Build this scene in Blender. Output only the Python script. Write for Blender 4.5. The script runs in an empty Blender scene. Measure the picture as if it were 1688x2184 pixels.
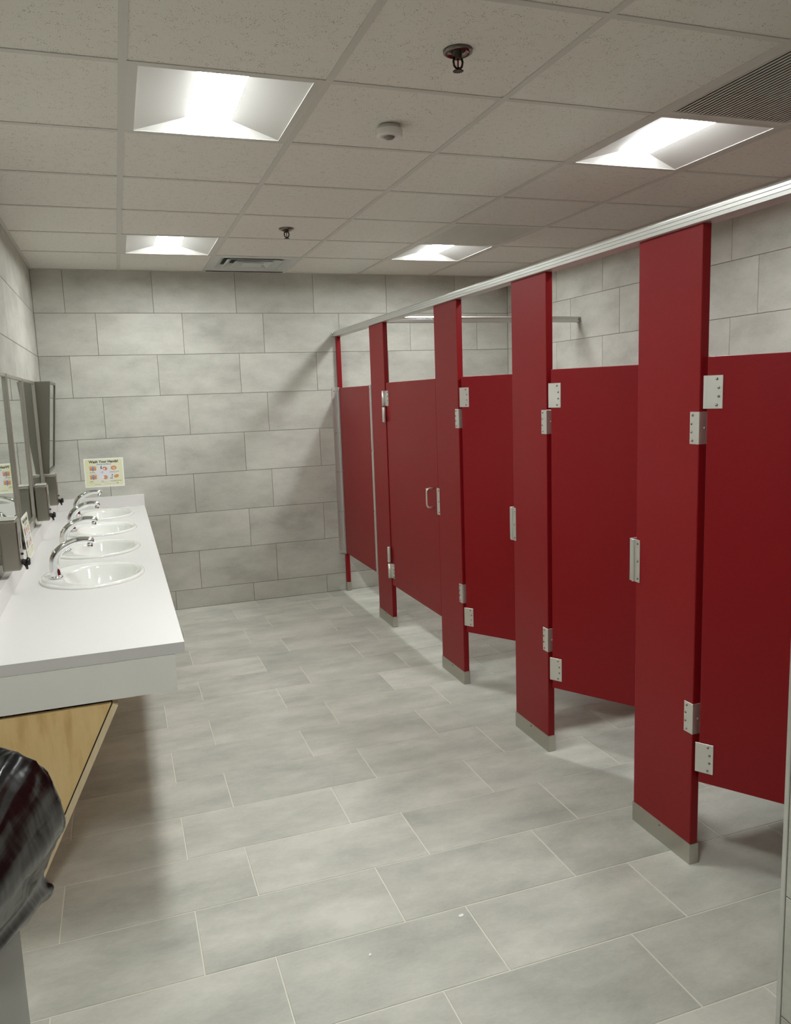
import bpy, bmesh, math, random
from mathutils import Vector, Matrix, noise
random.seed(7)
SC = bpy.context.scene
COL = SC.collection
PI = math.pi
R = math.radians

# ------------------------------------------------------------------ camera
FPX = 1673.55                                   # focal length in pixels of the 1688 x 2184 frame
CAM = Vector((0.9747, -6.2662, 1.6175))
YAW, PITCH, ROLL = -0.33488, -0.14810, 0.03535
cd = bpy.data.cameras.new('camera')
cam = bpy.data.objects.new('camera', cd)
COL.objects.link(cam)
M3 = (Matrix.Rotation(YAW, 3, 'Z') @ Matrix.Rotation(PITCH, 3, 'X') @ Matrix.Rotation(ROLL, 3, 'Y'))
rt, fw, up = M3.col[0], M3.col[1], M3.col[2]
Rm = Matrix((rt, up, -fw)).transposed()
cam.matrix_world = Matrix.Translation(CAM) @ Rm.to_4x4()
cd.sensor_fit = 'VERTICAL'
cd.sensor_height = 24.0
cd.lens = 24.0 * FPX / 2184.0
cd.clip_start = 0.05
SC.camera = cam

# ------------------------------------------------------------------ world, exposure
w = bpy.data.worlds.new('world')
SC.world = w
w.use_nodes = True
w.node_tree.nodes['Background'].inputs[0].default_value = (0.9, 0.95, 1.0, 1)
w.node_tree.nodes['Background'].inputs[1].default_value = 0.05
vs = SC.view_settings
vs.view_transform = 'Standard'
vs.look = 'None'
vs.gamma = 1.0
vs.use_curve_mapping = False
vs.exposure = 0.0
LENS_POWER = 85.0                               # troffer lens radiance

# ------------------------------------------------------------------ sizes of the room
H = 2.589            # ceiling
XL = 0.476           # left wall surface
XR = 4.25            # right wall surface
YF = -7.5            # wall behind the camera
GX0, GY0, GP = 1.073, -0.692, 0.6096            # ceiling grid
XS = 2.69            # front plane of the toilet partitions
YW = -4.99           # wall that closes the stall row
XW = 2.325           # its free end


# ------------------------------------------------------------------ materials
def srgb(r, g, b):
    def c(x):
        x /= 255.0
        return x / 12.92 if x <= 0.04045 else ((x + 0.055) / 1.055) ** 2.4
    return (c(r), c(g), c(b), 1)


def mat(name, color, rough=0.5, metal=0.0, **kw):
    m = bpy.data.materials.new(name)
    m.use_nodes = True
    b = m.node_tree.nodes['Principled BSDF']
    b.inputs['Base Color'].default_value = color
    b.inputs['Roughness'].default_value = rough
    b.inputs['Metallic'].default_value = metal
    for k, v in kw.items():
        b.inputs[k].default_value = v
    return m


def nodes(m):
    nt = m.node_tree
    return nt, nt.nodes, nt.links, nt.nodes['Principled BSDF']


def mapped(nt, scale, rnd=True, coord='Object'):
    N, L = nt.nodes, nt.links
    tc = N.new('ShaderNodeTexCoord')
    mp = N.new('ShaderNodeMapping')
    mp.inputs['Scale'].default_value = scale
    L.new(tc.outputs[coord], mp.inputs['Vector'])
    if rnd:
        oi = N.new('ShaderNodeObjectInfo')
        mu = N.new('ShaderNodeVectorMath')
        mu.operation = 'SCALE'
        mu.inputs[0].default_value = (37.0, 91.0, 53.0)
        L.new(oi.outputs['Random'], mu.inputs['Scale'])
        L.new(mu.outputs[0], mp.inputs['Location'])
    return mp


def noise_tex(nt, vec, scale, detail=4, rough=0.55):
    n = nt.nodes.new('ShaderNodeTexNoise')
    n.inputs['Scale'].default_value = scale
    n.inputs['Detail'].default_value = detail
    n.inputs['Roughness'].default_value = rough
    nt.links.new(vec.outputs[0], n.inputs['Vector'])
    return n


def ramp(nt, fac, stops):
    r = nt.nodes.new('ShaderNodeValToRGB')
    e = r.color_ramp.elements
    e[0].position, e[0].color = stops[0]
    e[1].position, e[1].color = stops[-1]
    for p, c in stops[1:-1]:
        x = e.new(p)
        x.color = c
    nt.links.new(fac, r.inputs['Fac'])
    return r


def bump(nt, height, strength, dist=0.01):
    b = nt.nodes.new('ShaderNodeBump')
    b.inputs['Strength'].default_value = strength
    b.inputs['Distance'].default_value = dist
    nt.links.new(height, b.inputs['Height'])
    nt.links.new(b.outputs[0], nt.nodes['Principled BSDF'].inputs['Normal'])


def tile_mat(name, dark, mid, light, rough):
    m = mat(name, mid, rough)
    nt, N, L, B = nodes(m)
    mp = mapped(nt, (1.0, 1.9, 1.0))
    a = noise_tex(nt, mp, 2.6, 5, 0.62)
    c = noise_tex(nt, mp, 60.0, 3, 0.6)
    mix = N.new('ShaderNodeMath')
    mix.operation = 'MULTIPLY_ADD'
    L.new(c.outputs['Fac'], mix.inputs[0])
    mix.inputs[1].default_value = 0.16
    L.new(a.outputs['Fac'], mix.inputs[2])
    oi = N.new('ShaderNodeObjectInfo')
    ad = N.new('ShaderNodeMath')
    ad.operation = 'MULTIPLY_ADD'
    L.new(oi.outputs['Random'], ad.inputs[0])
    ad.inputs[1].default_value = 0.10
    L.new(mix.outputs[0], ad.inputs[2])
    r = ramp(nt, ad.outputs[0], [(0.40, dark), (0.60, mid), (0.82, light)])
    L.new(r.outputs['Color'], B.inputs['Base Color'])
    f = noise_tex(nt, mp, 190.0, 2, 0.6)
    bump(nt, f.outputs['Fac'], 0.25, 0.0008)
    B.inputs['Specular IOR Level'].default_value = 0.35
    return m


M = {}
M['floor_tile'] = tile_mat('floor_tile_porcelain', srgb(170, 171, 162), srgb(192, 192, 182), srgb(212, 211, 201), 0.55)
M['wall_tile'] = tile_mat('wall_tile_porcelain', srgb(170, 169, 160), srgb(191, 190, 181), srgb(206, 205, 196), 0.5)
M['grout_light'] = mat('floor_grout', srgb(226, 223, 210), 0.9)
M['grout_dark'] = mat('wall_grout', srgb(126, 123, 114), 0.9)
M['wall_paint'] = mat('painted_wall', srgb(206, 204, 196), 0.7)

m = mat('acoustic_panel', srgb(228, 225, 216), 0.95)
nt, N, L, B = nodes(m)
mp = mapped(nt, (1, 1, 1))
vo = N.new('ShaderNodeTexVoronoi')
vo.inputs['Scale'].default_value = 190
L.new(mp.outputs[0], vo.inputs['Vector'])
n1 = noise_tex(nt, mp, 40, 3, 0.6)
th = N.new('ShaderNodeMath')
th.operation = 'MULTIPLY_ADD'
L.new(n1.outputs['Fac'], th.inputs[0])
th.inputs[1].default_value = -0.9
L.new(vo.outputs['Distance'], th.inputs[2])
r = ramp(nt, th.outputs[0], [(0.0, srgb(150, 146, 136)), (0.03, srgb(228, 225, 216))])
r.color_ramp.elements[0].position = 0.0
mapr = N.new('ShaderNodeMath')
mapr.operation = 'ADD'
mapr.inputs[1].default_value = 0.30
L.new(th.outputs[0], mapr.inputs[0])
L.new(mapr.outputs[0], r.inputs['Fac'])
L.new(r.outputs['Color'], B.inputs['Base Color'])
n2 = noise_tex(nt, mp, 220, 2)
bump(nt, n2.outputs['Fac'], 0.4, 0.002)
M['panel'] = m
M['tbar'] = mat('ceiling_grid_enamel', srgb(206, 203, 194), 0.5)
M['plenum'] = mat('plenum_dark', srgb(40, 39, 37), 0.95)
M['fixture_white'] = mat('fixture_enamel', srgb(226, 225, 221), 0.45)
M['fixture_frame'] = mat('fixture_frame_enamel', srgb(206, 203, 194), 0.4)
m = mat('lamp_lens', (1, 1, 1, 1), 0.5)
nt, N, L, B = nodes(m)
B.inputs['Emission Color'].default_value = (0.965, 1.0, 0.985, 1)
B.inputs['Emission Strength'].default_value = LENS_POWER
M['lens'] = m

m = mat('maroon_laminate', srgb(134, 14, 22), 0.40)
nt, N, L, B = nodes(m)
mp = mapped(nt, (1, 1, 1))
n1 = noise_tex(nt, mp, 420, 2, 0.5)
bump(nt, n1.outputs['Fac'], 0.35, 0.0008)
B.inputs['Specular IOR Level'].default_value = 0.28
M['maroon'] = m
m = mat('brushed_steel', srgb(190, 187, 178), 0.34, 1.0)
nt, N, L, B = nodes(m)
mp = mapped(nt, (3, 3, 260))
n1 = noise_tex(nt, mp, 1.0, 3, 0.6)
r = ramp(nt, n1.outputs['Fac'], [(0.3, (0.30, 0.30, 0.30, 1)), (0.7, (0.42, 0.42, 0.42, 1))])
L.new(r.outputs['Color'], B.inputs['Roughness'])
M['steel'] = m
M['dark_steel'] = mat('darkened_stainless', srgb(150, 146, 136), 0.3, 1.0)  # stainless toned down: reflections of the dark room put into the base colour
M['bright_steel'] = mat('satin_hinge_steel', srgb(226, 225, 219), 0.42, 0.85)
M['alum'] = mat('clear_anodised_aluminium', srgb(214, 214, 210), 0.4, 0.8)
M['screw'] = mat('screw_steel', srgb(150, 150, 146), 0.25, 1.0)
M['chrome'] = mat('polished_chrome', srgb(232, 233, 234), 0.045, 1.0)
M['dark_chrome'] = mat('sprinkler_chrome', srgb(120, 112, 108), 0.2, 1.0)
M['bronze'] = mat('sprinkler_bronze', srgb(62, 56, 46), 0.4, 0.9)
M['mirror'] = mat('mirror_glass', srgb(222, 230, 222), 0.015, 1.0)
M['black_gap'] = mat('backing_and_gap_black', srgb(14, 13, 13), 0.4)
M['counter'] = mat('white_solid_surface', srgb(226, 224, 222), 0.32)
M['apron'] = mat('white_laminate_apron', srgb(246, 245, 240), 0.5)
M['china'] = mat('white_vitreous_china', srgb(240, 240, 236), 0.08)
M['china'].node_tree.nodes['Principled BSDF'].inputs['Coat Weight'].default_value = 0.5
M['black_plastic'] = mat('black_plastic', srgb(16, 13, 14), 0.35)
M['rubber'] = mat('dark_rubber', srgb(26, 25, 25), 0.6)
M['grey_plastic'] = mat('grey_bin_plastic', srgb(150, 152, 146), 0.5)
M['white_plastic'] = mat('white_plastic', srgb(226, 222, 216), 0.4)
M['lens_dark'] = mat('sensor_lens', srgb(120, 116, 108), 0.25)
M['vent'] = mat('diffuser_enamel', srgb(206, 209, 206), 0.45)
M['paper_bit'] = mat('white_paper', srgb(245, 244, 238), 0.8)
m = mat('black_liner_film', srgb(7, 7, 8), 0.2)
nt, N, L, B = nodes(m)
mp = mapped(nt, (1, 1, 0.35), rnd=False)
n1 = noise_tex(nt, mp, 14, 2, 0.5)
bump(nt, n1.outputs['Fac'], 0.30, 0.010)
B.inputs['Specular IOR Level'].default_value = 0.13
M['liner'] = m


def wood(name, a, b, c, sc):
    m = mat(name, b, 0.42)
    nt, N, L, B = nodes(m)
    mp = mapped(nt, sc)
    n1 = noise_tex(nt, mp, 3.0, 6, 0.62)
    r = ramp(nt, n1.outputs['Fac'], [(0.32, a), (0.5, b), (0.7, c)])
    L.new(r.outputs['Color'], B.inputs['Base Color'])
    return m


M['maple'] = wood('maple_veneer', srgb(222, 182, 122), srgb(240, 206, 146), srgb(246, 216, 160), (7, 7, 1.2))
M['maple_edge'] = wood('maple_edge', srgb(230, 208, 166), srgb(236, 216, 178), srgb(240, 222, 188), (20, 20, 2))


# ------------------------------------------------------------------ mesh helpers
class MB:
    def __init__(s):
        s.v, s.f, s.sm = [], [], []

    def add(s, vs_, fs, smooth=False):
        o = len(s.v)
        s.v += [tuple(p) for p in vs_]
        s.f += [tuple(i + o for i in f) for f in fs]
        s.sm += [smooth] * len(fs)
        return s

    def box(s, x0, x1, y0, y1, z0, z1):
        vs_ = [(x0, y0, z0), (x1, y0, z0), (x1, y1, z0), (x0, y1, z0), (x0, y0, z1), (x1, y0, z1), (x1, y1, z1), (x0, y1, z1)]
        return s.add(vs_, [(0, 3, 2, 1), (4, 5, 6, 7), (0, 1, 5, 4), (1, 2, 6, 5), (2, 3, 7, 6), (3, 0, 4, 7)])

    def rbox(s, x0, x1, y0, y1, z0, z1, r=0.003, seg=2):
        bm = bmesh.new()
        bmesh.ops.create_cube(bm, size=1.0)
        for v in bm.verts:
            v.co = Vector(((x0 + x1) / 2 + v.co.x * (x1 - x0), (y0 + y1) / 2 + v.co.y * (y1 - y0), (z0 + z1) / 2 + v.co.z * (z1 - z0)))
        bmesh.ops.bevel(bm, geom=bm.edges[:], offset=r, segments=seg, affect='EDGES', profile=0.5)
        bm.verts.index_update()
        s.add([v.co[:] for v in bm.verts], [[v.index for v in f.verts] for f in bm.faces])
        bm.free()
        return s

    def prism(s, poly, axis, a, b):
        def p(q, t):
            return {0: (t, q[0], q[1]), 1: (q[0], t, q[1]), 2: (q[0], q[1], t)}[axis]
        n = len(poly)
        vs_ = [p(q, a) for q in poly] + [p(q, b) for q in poly]
        fs = [tuple(range(n))[::-1], tuple(range(n, 2 * n))] + [(i, (i + 1) % n, n + (i + 1) % n, n + i) for i in range(n)]
        return s.add(vs_, fs)

    def rings(s, rings, closed=True, cap0=False, cap1=False, smooth=True):
        n = len(rings[0])
        vs_ = [p for r_ in rings for p in r_]
        fs = []
        for i in range(len(rings) - 1):
            for j in range(n if closed else n - 1):
                k = (j + 1) % n
                fs.append((i * n + j, i * n + k, (i + 1) * n + k, (i + 1) * n + j))
        s.add(vs_, fs, smooth)
        o = len(s.v) - len(vs_)
        if cap0:
            s.f.append(tuple(o + j for j in range(n))[::-1]); s.sm.append(False)
        if cap1:
            s.f.append(tuple(o + (len(rings) - 1) * n + j for j in range(n))); s.sm.append(False)
        return s

    def tube(s, pts, rad, n=16, cap=True, flat=1.0):
        pts = [Vector(p) for p in pts]
        rs = []
        ref = None
        for i, p in enumerate(pts):
            t = (pts[min(i + 1, len(pts) - 1)] - pts[max(i - 1, 0)]).normalized()
            if ref is None:
                ref = Vector((0, 1, 0)) if abs(t.y) < 0.9 else Vector((1, 0, 0))
            u = (ref - t * ref.dot(t)).normalized()
            ref = u
            v = t.cross(u)
            r_ = rad[i] if isinstance(rad, (list, tuple)) else rad
            rs.append([p + (u * math.cos(2 * PI * k / n) + v * math.sin(2 * PI * k / n) * flat) * r_ for k in range(n)])
        return s.rings(rs, True, cap, cap)

    def lathe(s, prof, n=32, c=(0, 0, 0), axis='z', cap0=True, cap1=True):
        rs = []
        for r_, h in prof:
            ring = []
            for k in range(n):
                a = 2 * PI * k / n
                p = (r_ * math.cos(a), r_ * math.sin(a), h)
                if axis == 'x':
                    p = (h, p[0], p[1])
                elif axis == 'y':
                    p = (p[0], h, p[1])
                ring.append((p[0] + c[0], p[1] + c[1], p[2] + c[2]))
            rs.append(ring)
        return s.rings(rs, True, cap0, cap1)

    def mesh(s, name, material):
        me = bpy.data.meshes.new(name)
        me.from_pydata(s.v, [], s.f)
        me.polygons.foreach_set('use_smooth', s.sm)
        me.materials.append(material)
        bm = bmesh.new()
        bm.from_mesh(me)
        bmesh.ops.recalc_face_normals(bm, faces=bm.faces[:])
        bm.to_mesh(me)
        bm.free()
        me.update()
        return me

    def build(s, name, material, parent=None, loc=(0, 0, 0), rot=(0, 0, 0)):
        return link(name, s.mesh(name, material), parent, loc, rot)


def link(name, me, parent=None, loc=(0, 0, 0), rot=(0, 0, 0)):
    o = bpy.data.objects.new(name, me)
    COL.objects.link(o)
    o.parent = parent
    o.location = loc
    o.rotation_euler = rot
    return o


def tag(o, label=None, cat=None, group=None, kind=None):
    if label: o['label'] = label
    if cat: o['category'] = cat
    if group: o['group'] = group
    if kind: o['kind'] = kind
    return o


def thing(name, label, cat, loc=(0, 0, 0), rot=(0, 0, 0), group=None):
    return tag(link(name, None, None, loc, rot), label, cat, group)


def copy_tree(o, parent=None):
    c = o.copy()
    COL.objects.link(c)
    c.parent = parent
    for ch in list(o.children):
        copy_tree(ch, c)
    return c


def text_mesh(body, size, material, align='LEFT', bold=0.0, shear=0.0):
    cu = bpy.data.curves.new('lettering', 'FONT')
    cu.body = body
    cu.size = size
    cu.align_x = align
    cu.offset = bold
    cu.shear = shear
    cu.resolution_u = 3
    o = bpy.data.objects.new('lettering_tmp', cu)
    COL.objects.link(o)
    bpy.context.view_layer.update()
    me = bpy.data.meshes.new_from_object(o.evaluated_get(bpy.context.evaluated_depsgraph_get()))
    bpy.data.objects.remove(o)
    bpy.data.curves.remove(cu)
    me.materials.clear()
    me.materials.append(material)
    return me


# ------------------------------------------------------------------ tiles
TILE_CACHE = {}


def tile_mesh(lx, ly, material, t=0.008, ch=0.0012):
    key = (round(lx, 4), round(ly, 4), material.name)
    if key not in TILE_CACHE:
        mb = MB()
        a, b = lx / 2, ly / 2
        def ring(e, z): return [(-a + e, -b + e, z), (a - e, -b + e, z), (a - e, b - e, z), (-a + e, b - e, z)]
        rs = [ring(0, -t), ring(0, -ch), ring(ch, 0)]
        mb.rings(rs, True, True, True, smooth=False)
        TILE_CACHE[key] = mb.mesh('tile', material)
    return TILE_CACHE[key]


def lay(parent, material, rows, gap, place, holes=None):
    """rows: list of (v0, v1, [u joints]); place(u, v) -> (location, rotation)"""
    for v0, v1, us in rows:
        for u0, u1 in zip(us[:-1], us[1:]):
            lx, ly = u1 - u0 - gap, v1 - v0 - gap
            if lx < 0.012 or ly < 0.012:
                continue
            loc, rot = place((u0 + u1) / 2, (v0 + v1) / 2)
            link('tile', tile_mesh(lx, ly, material), parent, loc, rot)


def joints(lo, hi, start, pitch):
    k0 = math.floor((lo - start) / pitch) - 1
    js = [start + k * pitch for k in range(k0, k0 + int((hi - lo) / pitch) + 4)]
    return [lo] + [j for j in js if lo + 0.02 < j < hi - 0.02] + [hi]


# floor ------------------------------------------------------------
floor = MB().box(XL - 0.1, XR + 0.1, YF - 0.1, 0.1, -0.12, -0.0016).build('floor', M['grout_light'])
tag(floor, 'grey porcelain plank tile floor laid in a staggered bond', kind='structure')
FP, FL, FY0, FX0 = 0.3062, 0.6096, -0.183, 1.708
rows = []
n = -1
while True:
    y1 = min(0.0, FY0 - FP * n)
    y0 = max(YF, FY0 - FP * (n + 1))
    if y1 <= YF + 0.02:
        break
    ym = FY0 - FP * (n + 0.5)
    x0 = FX0 + 0.0040 * ym + (0.204 if n % 2 else 0.0)
    rows.append((y0, y1, joints(XL, XR, x0, FL)))
    n += 1
lay(floor, M['floor_tile'], rows, 0.0042, lambda u, v: ((u, v, 0), (0, 0, 0)))

# walls ------------------------------------------------------------
HW, LW = 0.3049, 0.6133


def wall_rows(lo, hi, start, shift, z_lo=0.0, pitch=LW):
    out = []
    for k in range(9):
        z1, z0 = H - k * HW, max(z_lo, H - (k + 1) * HW)
        if z1 - z0 < 0.015:
            continue
        out.append((z0, z1, joints(lo, hi, start + (shift if k % 2 else 0), pitch)))
    return out


wb = MB().box(XL - 0.1, XR + 0.1, 0.0022, 0.12, -0.05, H + 0.3).build('wall_back', M['grout_dark'])
tag(wb, 'back wall of large grey rectangular tiles', kind='structure')
lay(wb, M['wall_tile'], wall_rows(XL, XR, 0.6865, 0.3286 * LW), 0.0034, lambda u, v: ((u, 0, v), (R(90), 0, 0)))
wl = MB().box(XL - 0.12, XL - 0.0022, YF - 0.1, 0.1, -0.05, H + 0.3).build('wall_left', M['grout_dark'])
tag(wl, 'left wall of grey rectangular tiles behind the mirrors', kind='structure')
lay(wl, M['wall_tile'], wall_rows(YF, 0.0, -0.25, -0.204), 0.0034, lambda u, v: ((XL, u, v), (R(90), 0, R(90))))
wr = MB().box(XR + 0.0022, XR + 0.12, YF - 0.1, 0.1, -0.05, H + 0.3).build('wall_right', M['grout_dark'])
tag(wr, 'right wall of grey rectangular tiles behind the stalls', kind='structure')
lay(wr, M['wall_tile'], wall_rows(YW, 0.0, -0.81, -0.2, pitch=0.615), 0.0034, lambda u, v: ((XR, u, v), (R(90), 0, R(-90))))
wf = MB().box(XL - 0.1, XR + 0.1, YF - 0.12, YF, -0.05, H + 0.3).build('wall_front', M['wall_paint'])
tag(wf, 'plain wall behind the camera', kind='structure')
we = MB().box(XW + 0.0022, XR, YW - 0.14, YW - 0.0022, 0, H + 0.02).build('wall_end', M['grout_dark'])
tag(we, 'tiled wall closing the near end of the stall row', kind='structure')
lay(we, M['wall_tile'], wall_rows(XW + 0.012, XR, XW + 0.4, 0.2), 0.0034, lambda u, v: ((u, YW, v), (R(90), 0, R(180))))
for z0, z1, us in wall_rows(0, 0.14, 5, 0):
    link('tile', tile_mesh(0.116, z1 - z0 - 0.0034, M['wall_tile']), we, (XW, YW - 0.07, (z0 + z1) / 2), (R(90), 0, R(-90)))
tr = MB().rbox(XW - 0.002, XW + 0.011, YW - 0.011, YW + 0.002, 0, H, 0.002).build('trim_1', M['alum'])
tag(tr, 'aluminium corner trim on the free end of the stall row wall', kind='structure')

# ceiling ----------------------------------------------------------
ceil = MB().box(XL - 0.1, XR + 0.1, YF - 0.1, 0.1, H + 0.22, H + 0.32).build('ceiling', M['plenum'])
tag(ceil, 'suspended ceiling of square acoustic panels in a metal grid', kind='structure')
gxs = [XL] + [GX0 + i * GP for i in range(6)] + [XR]
gys = [0.0] + [GY0 - k * GP for k in range(20) if GY0 - k * GP > YF + 0.05] + [YF]
special = {(1, 1): 'light', (1, 5): 'light', (4, 1): 'light', (4, 5): 'light', (2, 0): 'vent', (4, 2): 'grille', (4, 6): 'grille',
           (1, 8): 'light'}
PAN = {}
for i in range(len(gxs) - 1):
    for k in range(len(gys) - 1):
        if (i, k) in special:
            continue
        x0, x1, y1, y0 = gxs[i], gxs[i + 1], gys[k], gys[k + 1]
        if y1 < YW - 0.14 and x0 > XR:
            continue
        lx, ly = x1 - x0 - 0.008, y1 - y0 - 0.008
        if lx < 0.03 or ly < 0.03:
            continue
        key = (round(lx, 3), round(ly, 3))
        if key not in PAN:
            PAN[key] = MB().box(-lx / 2, lx / 2, -ly / 2, ly / 2, 0.0, 0.016).mesh('ceiling_panel', M['panel'])
        link('ceiling_panel', PAN[key], ceil, ((x0 + x1) / 2, (y0 + y1) / 2, H + 0.0015))
TW = 0.024
me_main = MB().box(-TW / 2, TW / 2, YF, 0, -0.0015, 0.0012).box(-0.002, 0.002, YF, 0, 0.0012, 0.03).mesh('main_tee', M['tbar'])
for x in gxs[1:-1]:
    link('main_tee', me_main, ceil, (x, 0, H))
CT = {}
for i in range(len(gxs) - 1):
    a = gxs[i] + (TW / 2 if i else 0.02)
    b = gxs[i + 1] - (TW / 2 if i < len(gxs) - 2 else 0.02)
    key = round(b - a, 3)
    if key not in CT:
        CT[key] = MB().box(-key / 2, key / 2, -TW / 2, TW / 2, -0.0012, 0.0012).box(-key / 2, key / 2, -0.002, 0.002, 0.0012, 0.03).mesh('cross_tee', M['tbar'])
    for y in gys[1:-1]:
        link('cross_tee', CT[key], ceil, ((a + b) / 2, y, H))
MB().box(XL, XL + 0.02, YF, 0, -0.0018, 0.0015).build('wall_angle', M['tbar'], ceil, (0, 0, H))
MB().box(XR - 0.02, XR, YF, 0, -0.0018, 0.0015).build('wall_angle', M['tbar'], ceil, (0, 0, H))
MB().box(XL, XR, -0.02, 0, -0.0022, 0.0015).build('wall_angle', M['tbar'], ceil, (0, 0, H))


# ------------------------------------------------------------------ ceiling fittings
def cell(i, k):
    return (gxs[i] + gxs[i + 1]) / 2, (gys[k] + gys[k + 1]) / 2


def make_troffer():
    t = link('troffer_light', None)
    A = 0.2985
    ox, oy0, oy1 = 0.262, -0.288, 0.288
    lxh, ly0, ly1, lz = 0.080, -0.235, 0.235, 0.042
    fr = MB()
    fr.box(-A, -ox, -A, A, -0.0008, 0.003).box(ox, A, -A, A, -0.0008, 0.003)
    fr.box(-ox, ox, -A, oy0, -0.0008, 0.003).box(-ox, ox, oy1, A, -0.0008, 0.003)
    fr.build('housing_frame', M['fixture_frame'], t)
    o = [(-ox, oy0, 0.001), (ox, oy0, 0.001), (ox, oy1, 0.001), (-ox, oy1, 0.001)]
    l = [(-lxh, ly0, lz), (lxh, ly0, lz), (lxh, ly1, lz), (-lxh, ly1, lz)]
    for nm, a, b in (('side_reflector', 3, 0), ('side_reflector', 1, 2), ('end_reflector', 0, 1), ('end_reflector', 2, 3)):
        up_ = Vector((0, 0, 0.002))
        q = [Vector(o[a]), Vector(o[b]), Vector(l[b]), Vector(l[a])]
        MB().add(q + [p + up_ for p in q], [(0, 1, 2, 3), (7, 6, 5, 4), (0, 4, 5, 1), (1, 5, 6, 2), (2, 6, 7, 3), (3, 7, 4, 0)]).build(nm, M['fixture_white'], t)
    MB().box(-lxh, lxh, ly0, ly1, lz, lz + 0.006).build('lamp_lens', M['lens'], t)
    MB().box(-A, A, -A, A, lz + 0.01, lz + 0.03).build('housing', M['fixture_frame'], t)
    return t


tro = make_troffer()
labels = {(1, 1): 'square recessed troffer light near the back wall, over the far sinks',
          (1, 5): 'square recessed troffer light nearest the camera, over the washbasin side',
          (4, 1): 'square recessed troffer light over the far accessible stall',
          (4, 5): 'square recessed troffer light over the near stalls, beside the slatted grille',
          (1, 8): 'square recessed troffer light above the camera position, out of view'}
first = True
for key, lab in labels.items():
    o = tro if first else copy_tree(tro)
    first = False
    x, y = cell(*key)
    o.location = (x, y, H)
    tag(o, lab, 'ceiling light', 'recessed troffer lights')

# square air diffuser next to the back wall
vx = (gxs[2] + gxs[3]) / 2
vy = (-0.055 + gys[1]) / 2
vt = thing('air_diffuser', 'square louvred air supply diffuser in the ceiling at the back wall', 'vent', (vx, vy, H))
hx, hy = 0.298, 0.305
MB().box(-hx, -0.262, -hy, hy, -0.001, 0.004).box(0.262, hx, -hy, hy, -0.001, 0.004).box(-0.262, 0.262, -hy, -0.262, -0.001, 0.004).box(-0.262, 0.262, 0.262, hy, -0.001, 0.004).build('frame', M['vent'], vt)
for a0, z0, a1, z1 in ((0.262, -0.001, 0.205, 0.030), (0.200, -0.002, 0.145, 0.030), (0.138, -0.003, 0.088, 0.030)):
    def sq(a, z): return [(-a, -a, z), (a, -a, z), (a, a, z), (-a, a, z)]
    MB().rings([sq(a0, z0), sq(a1, z1), sq(a1 - 0.003, z1), sq(a0 - 0.012, z0), sq(a0, z0)], smooth=False).build('louvre_cone', M['vent'], vt)
MB().box(-0.074, 0.074, -0.074, 0.074, -0.004, 0.000).build('centre_plate', M['vent'], vt)
MB().box(-0.29, 0.29, -0.29, 0.29, 0.10, 0.11).build('duct_plate', M['plenum'], vt)

# return grilles
def grille(key, name, label, slat_w, n, depth, my):
    x, y = cell(*key)
    g = thing(name, label, 'vent', (x, y, H))
    a, b = 0.2985, 0.262
    MB().box(-a, -b, -a, a, -0.001, 0.004).box(b, a, -a, a, -0.001, 0.004).box(-b, b, -a, -b, -0.001, 0.004).box(-b, b, b, a, -0.001, 0.004).build('frame', M['fixture_frame'], g)
    me = MB().box(-slat_w / 2, slat_w / 2, -b, b, 0.0, depth).mesh('slat', my)
    for i in range(n):
        link('slat', me, g, (-b + (i + 0.5) * 2 * b / n, 0, 0))
    MB().box(-a, a, -a, a, 0.09, 0.10).build('duct_plate', M['plenum'], g)
    MB().box(-a, -b, -a, a, 0.004, 0.09).box(b, a, -a, a, 0.004, 0.09).box(-b, b, -a, -b, 0.004, 0.09).box(-b, b, b, a, 0.004, 0.09).build('duct_collar', M['plenum'], g)


grille((4, 6), 'return_air_grille', 'slatted return air grille in the ceiling above the near stalls', 0.0085, 30, 0.0014, M['fixture_frame'])
grille((4, 2), 'return_air_grille', 'finely slatted pale return air grille beside the far stall light', 0.0125, 34, 0.008, M['fixture_frame'])


def sprinkler(x, y, label):
    t = thing('fire_sprinkler', label, 'sprinkler', (x, y, H), group='pendent fire sprinklers')
    MB().lathe([(0.020, -0.0005), (0.022, -0.004), (0.034, -0.010), (0.042, -0.006), (0.043, -0.001), (0.043, 0.0)], 40, cap0=False).build('escutcheon', M['dark_chrome'], t)
    MB().lathe([(0.021, 0.0), (0.021, -0.002), (0.013, -0.003), (0.012, -0.022)], 24).build('threaded_neck', M['bronze'], t)
    for s in (-1, 1):
        MB().tube([(s * 0.011, 0, -0.018), (s * 0.0145, 0, -0.03), (s * 0.012, 0, -0.042), (s * 0.004, 0, -0.05)], 0.0032, 8).build('frame_arm', M['bronze'], t)
    MB().lathe([(0.0022, -0.02), (0.0022, -0.044)], 10).build('glass_bulb', mat('sprinkler_bulb', srgb(150, 20, 24), 0.1), t)
    MB().lathe([(0.006, -0.046), (0.006, -0.054)], 14).build('boss', M['bronze'], t)
    d = MB()
    pts = []
    for k in range(48):
        r_ = 0.0155 if (k // 2) % 2 else 0.0115
        a = 2 * PI * k / 48
        pts.append((r_ * math.cos(a), r_ * math.sin(a)))
    d.prism(pts, 2, -0.056, -0.0542).build('deflector', M['bronze'], t)


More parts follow.
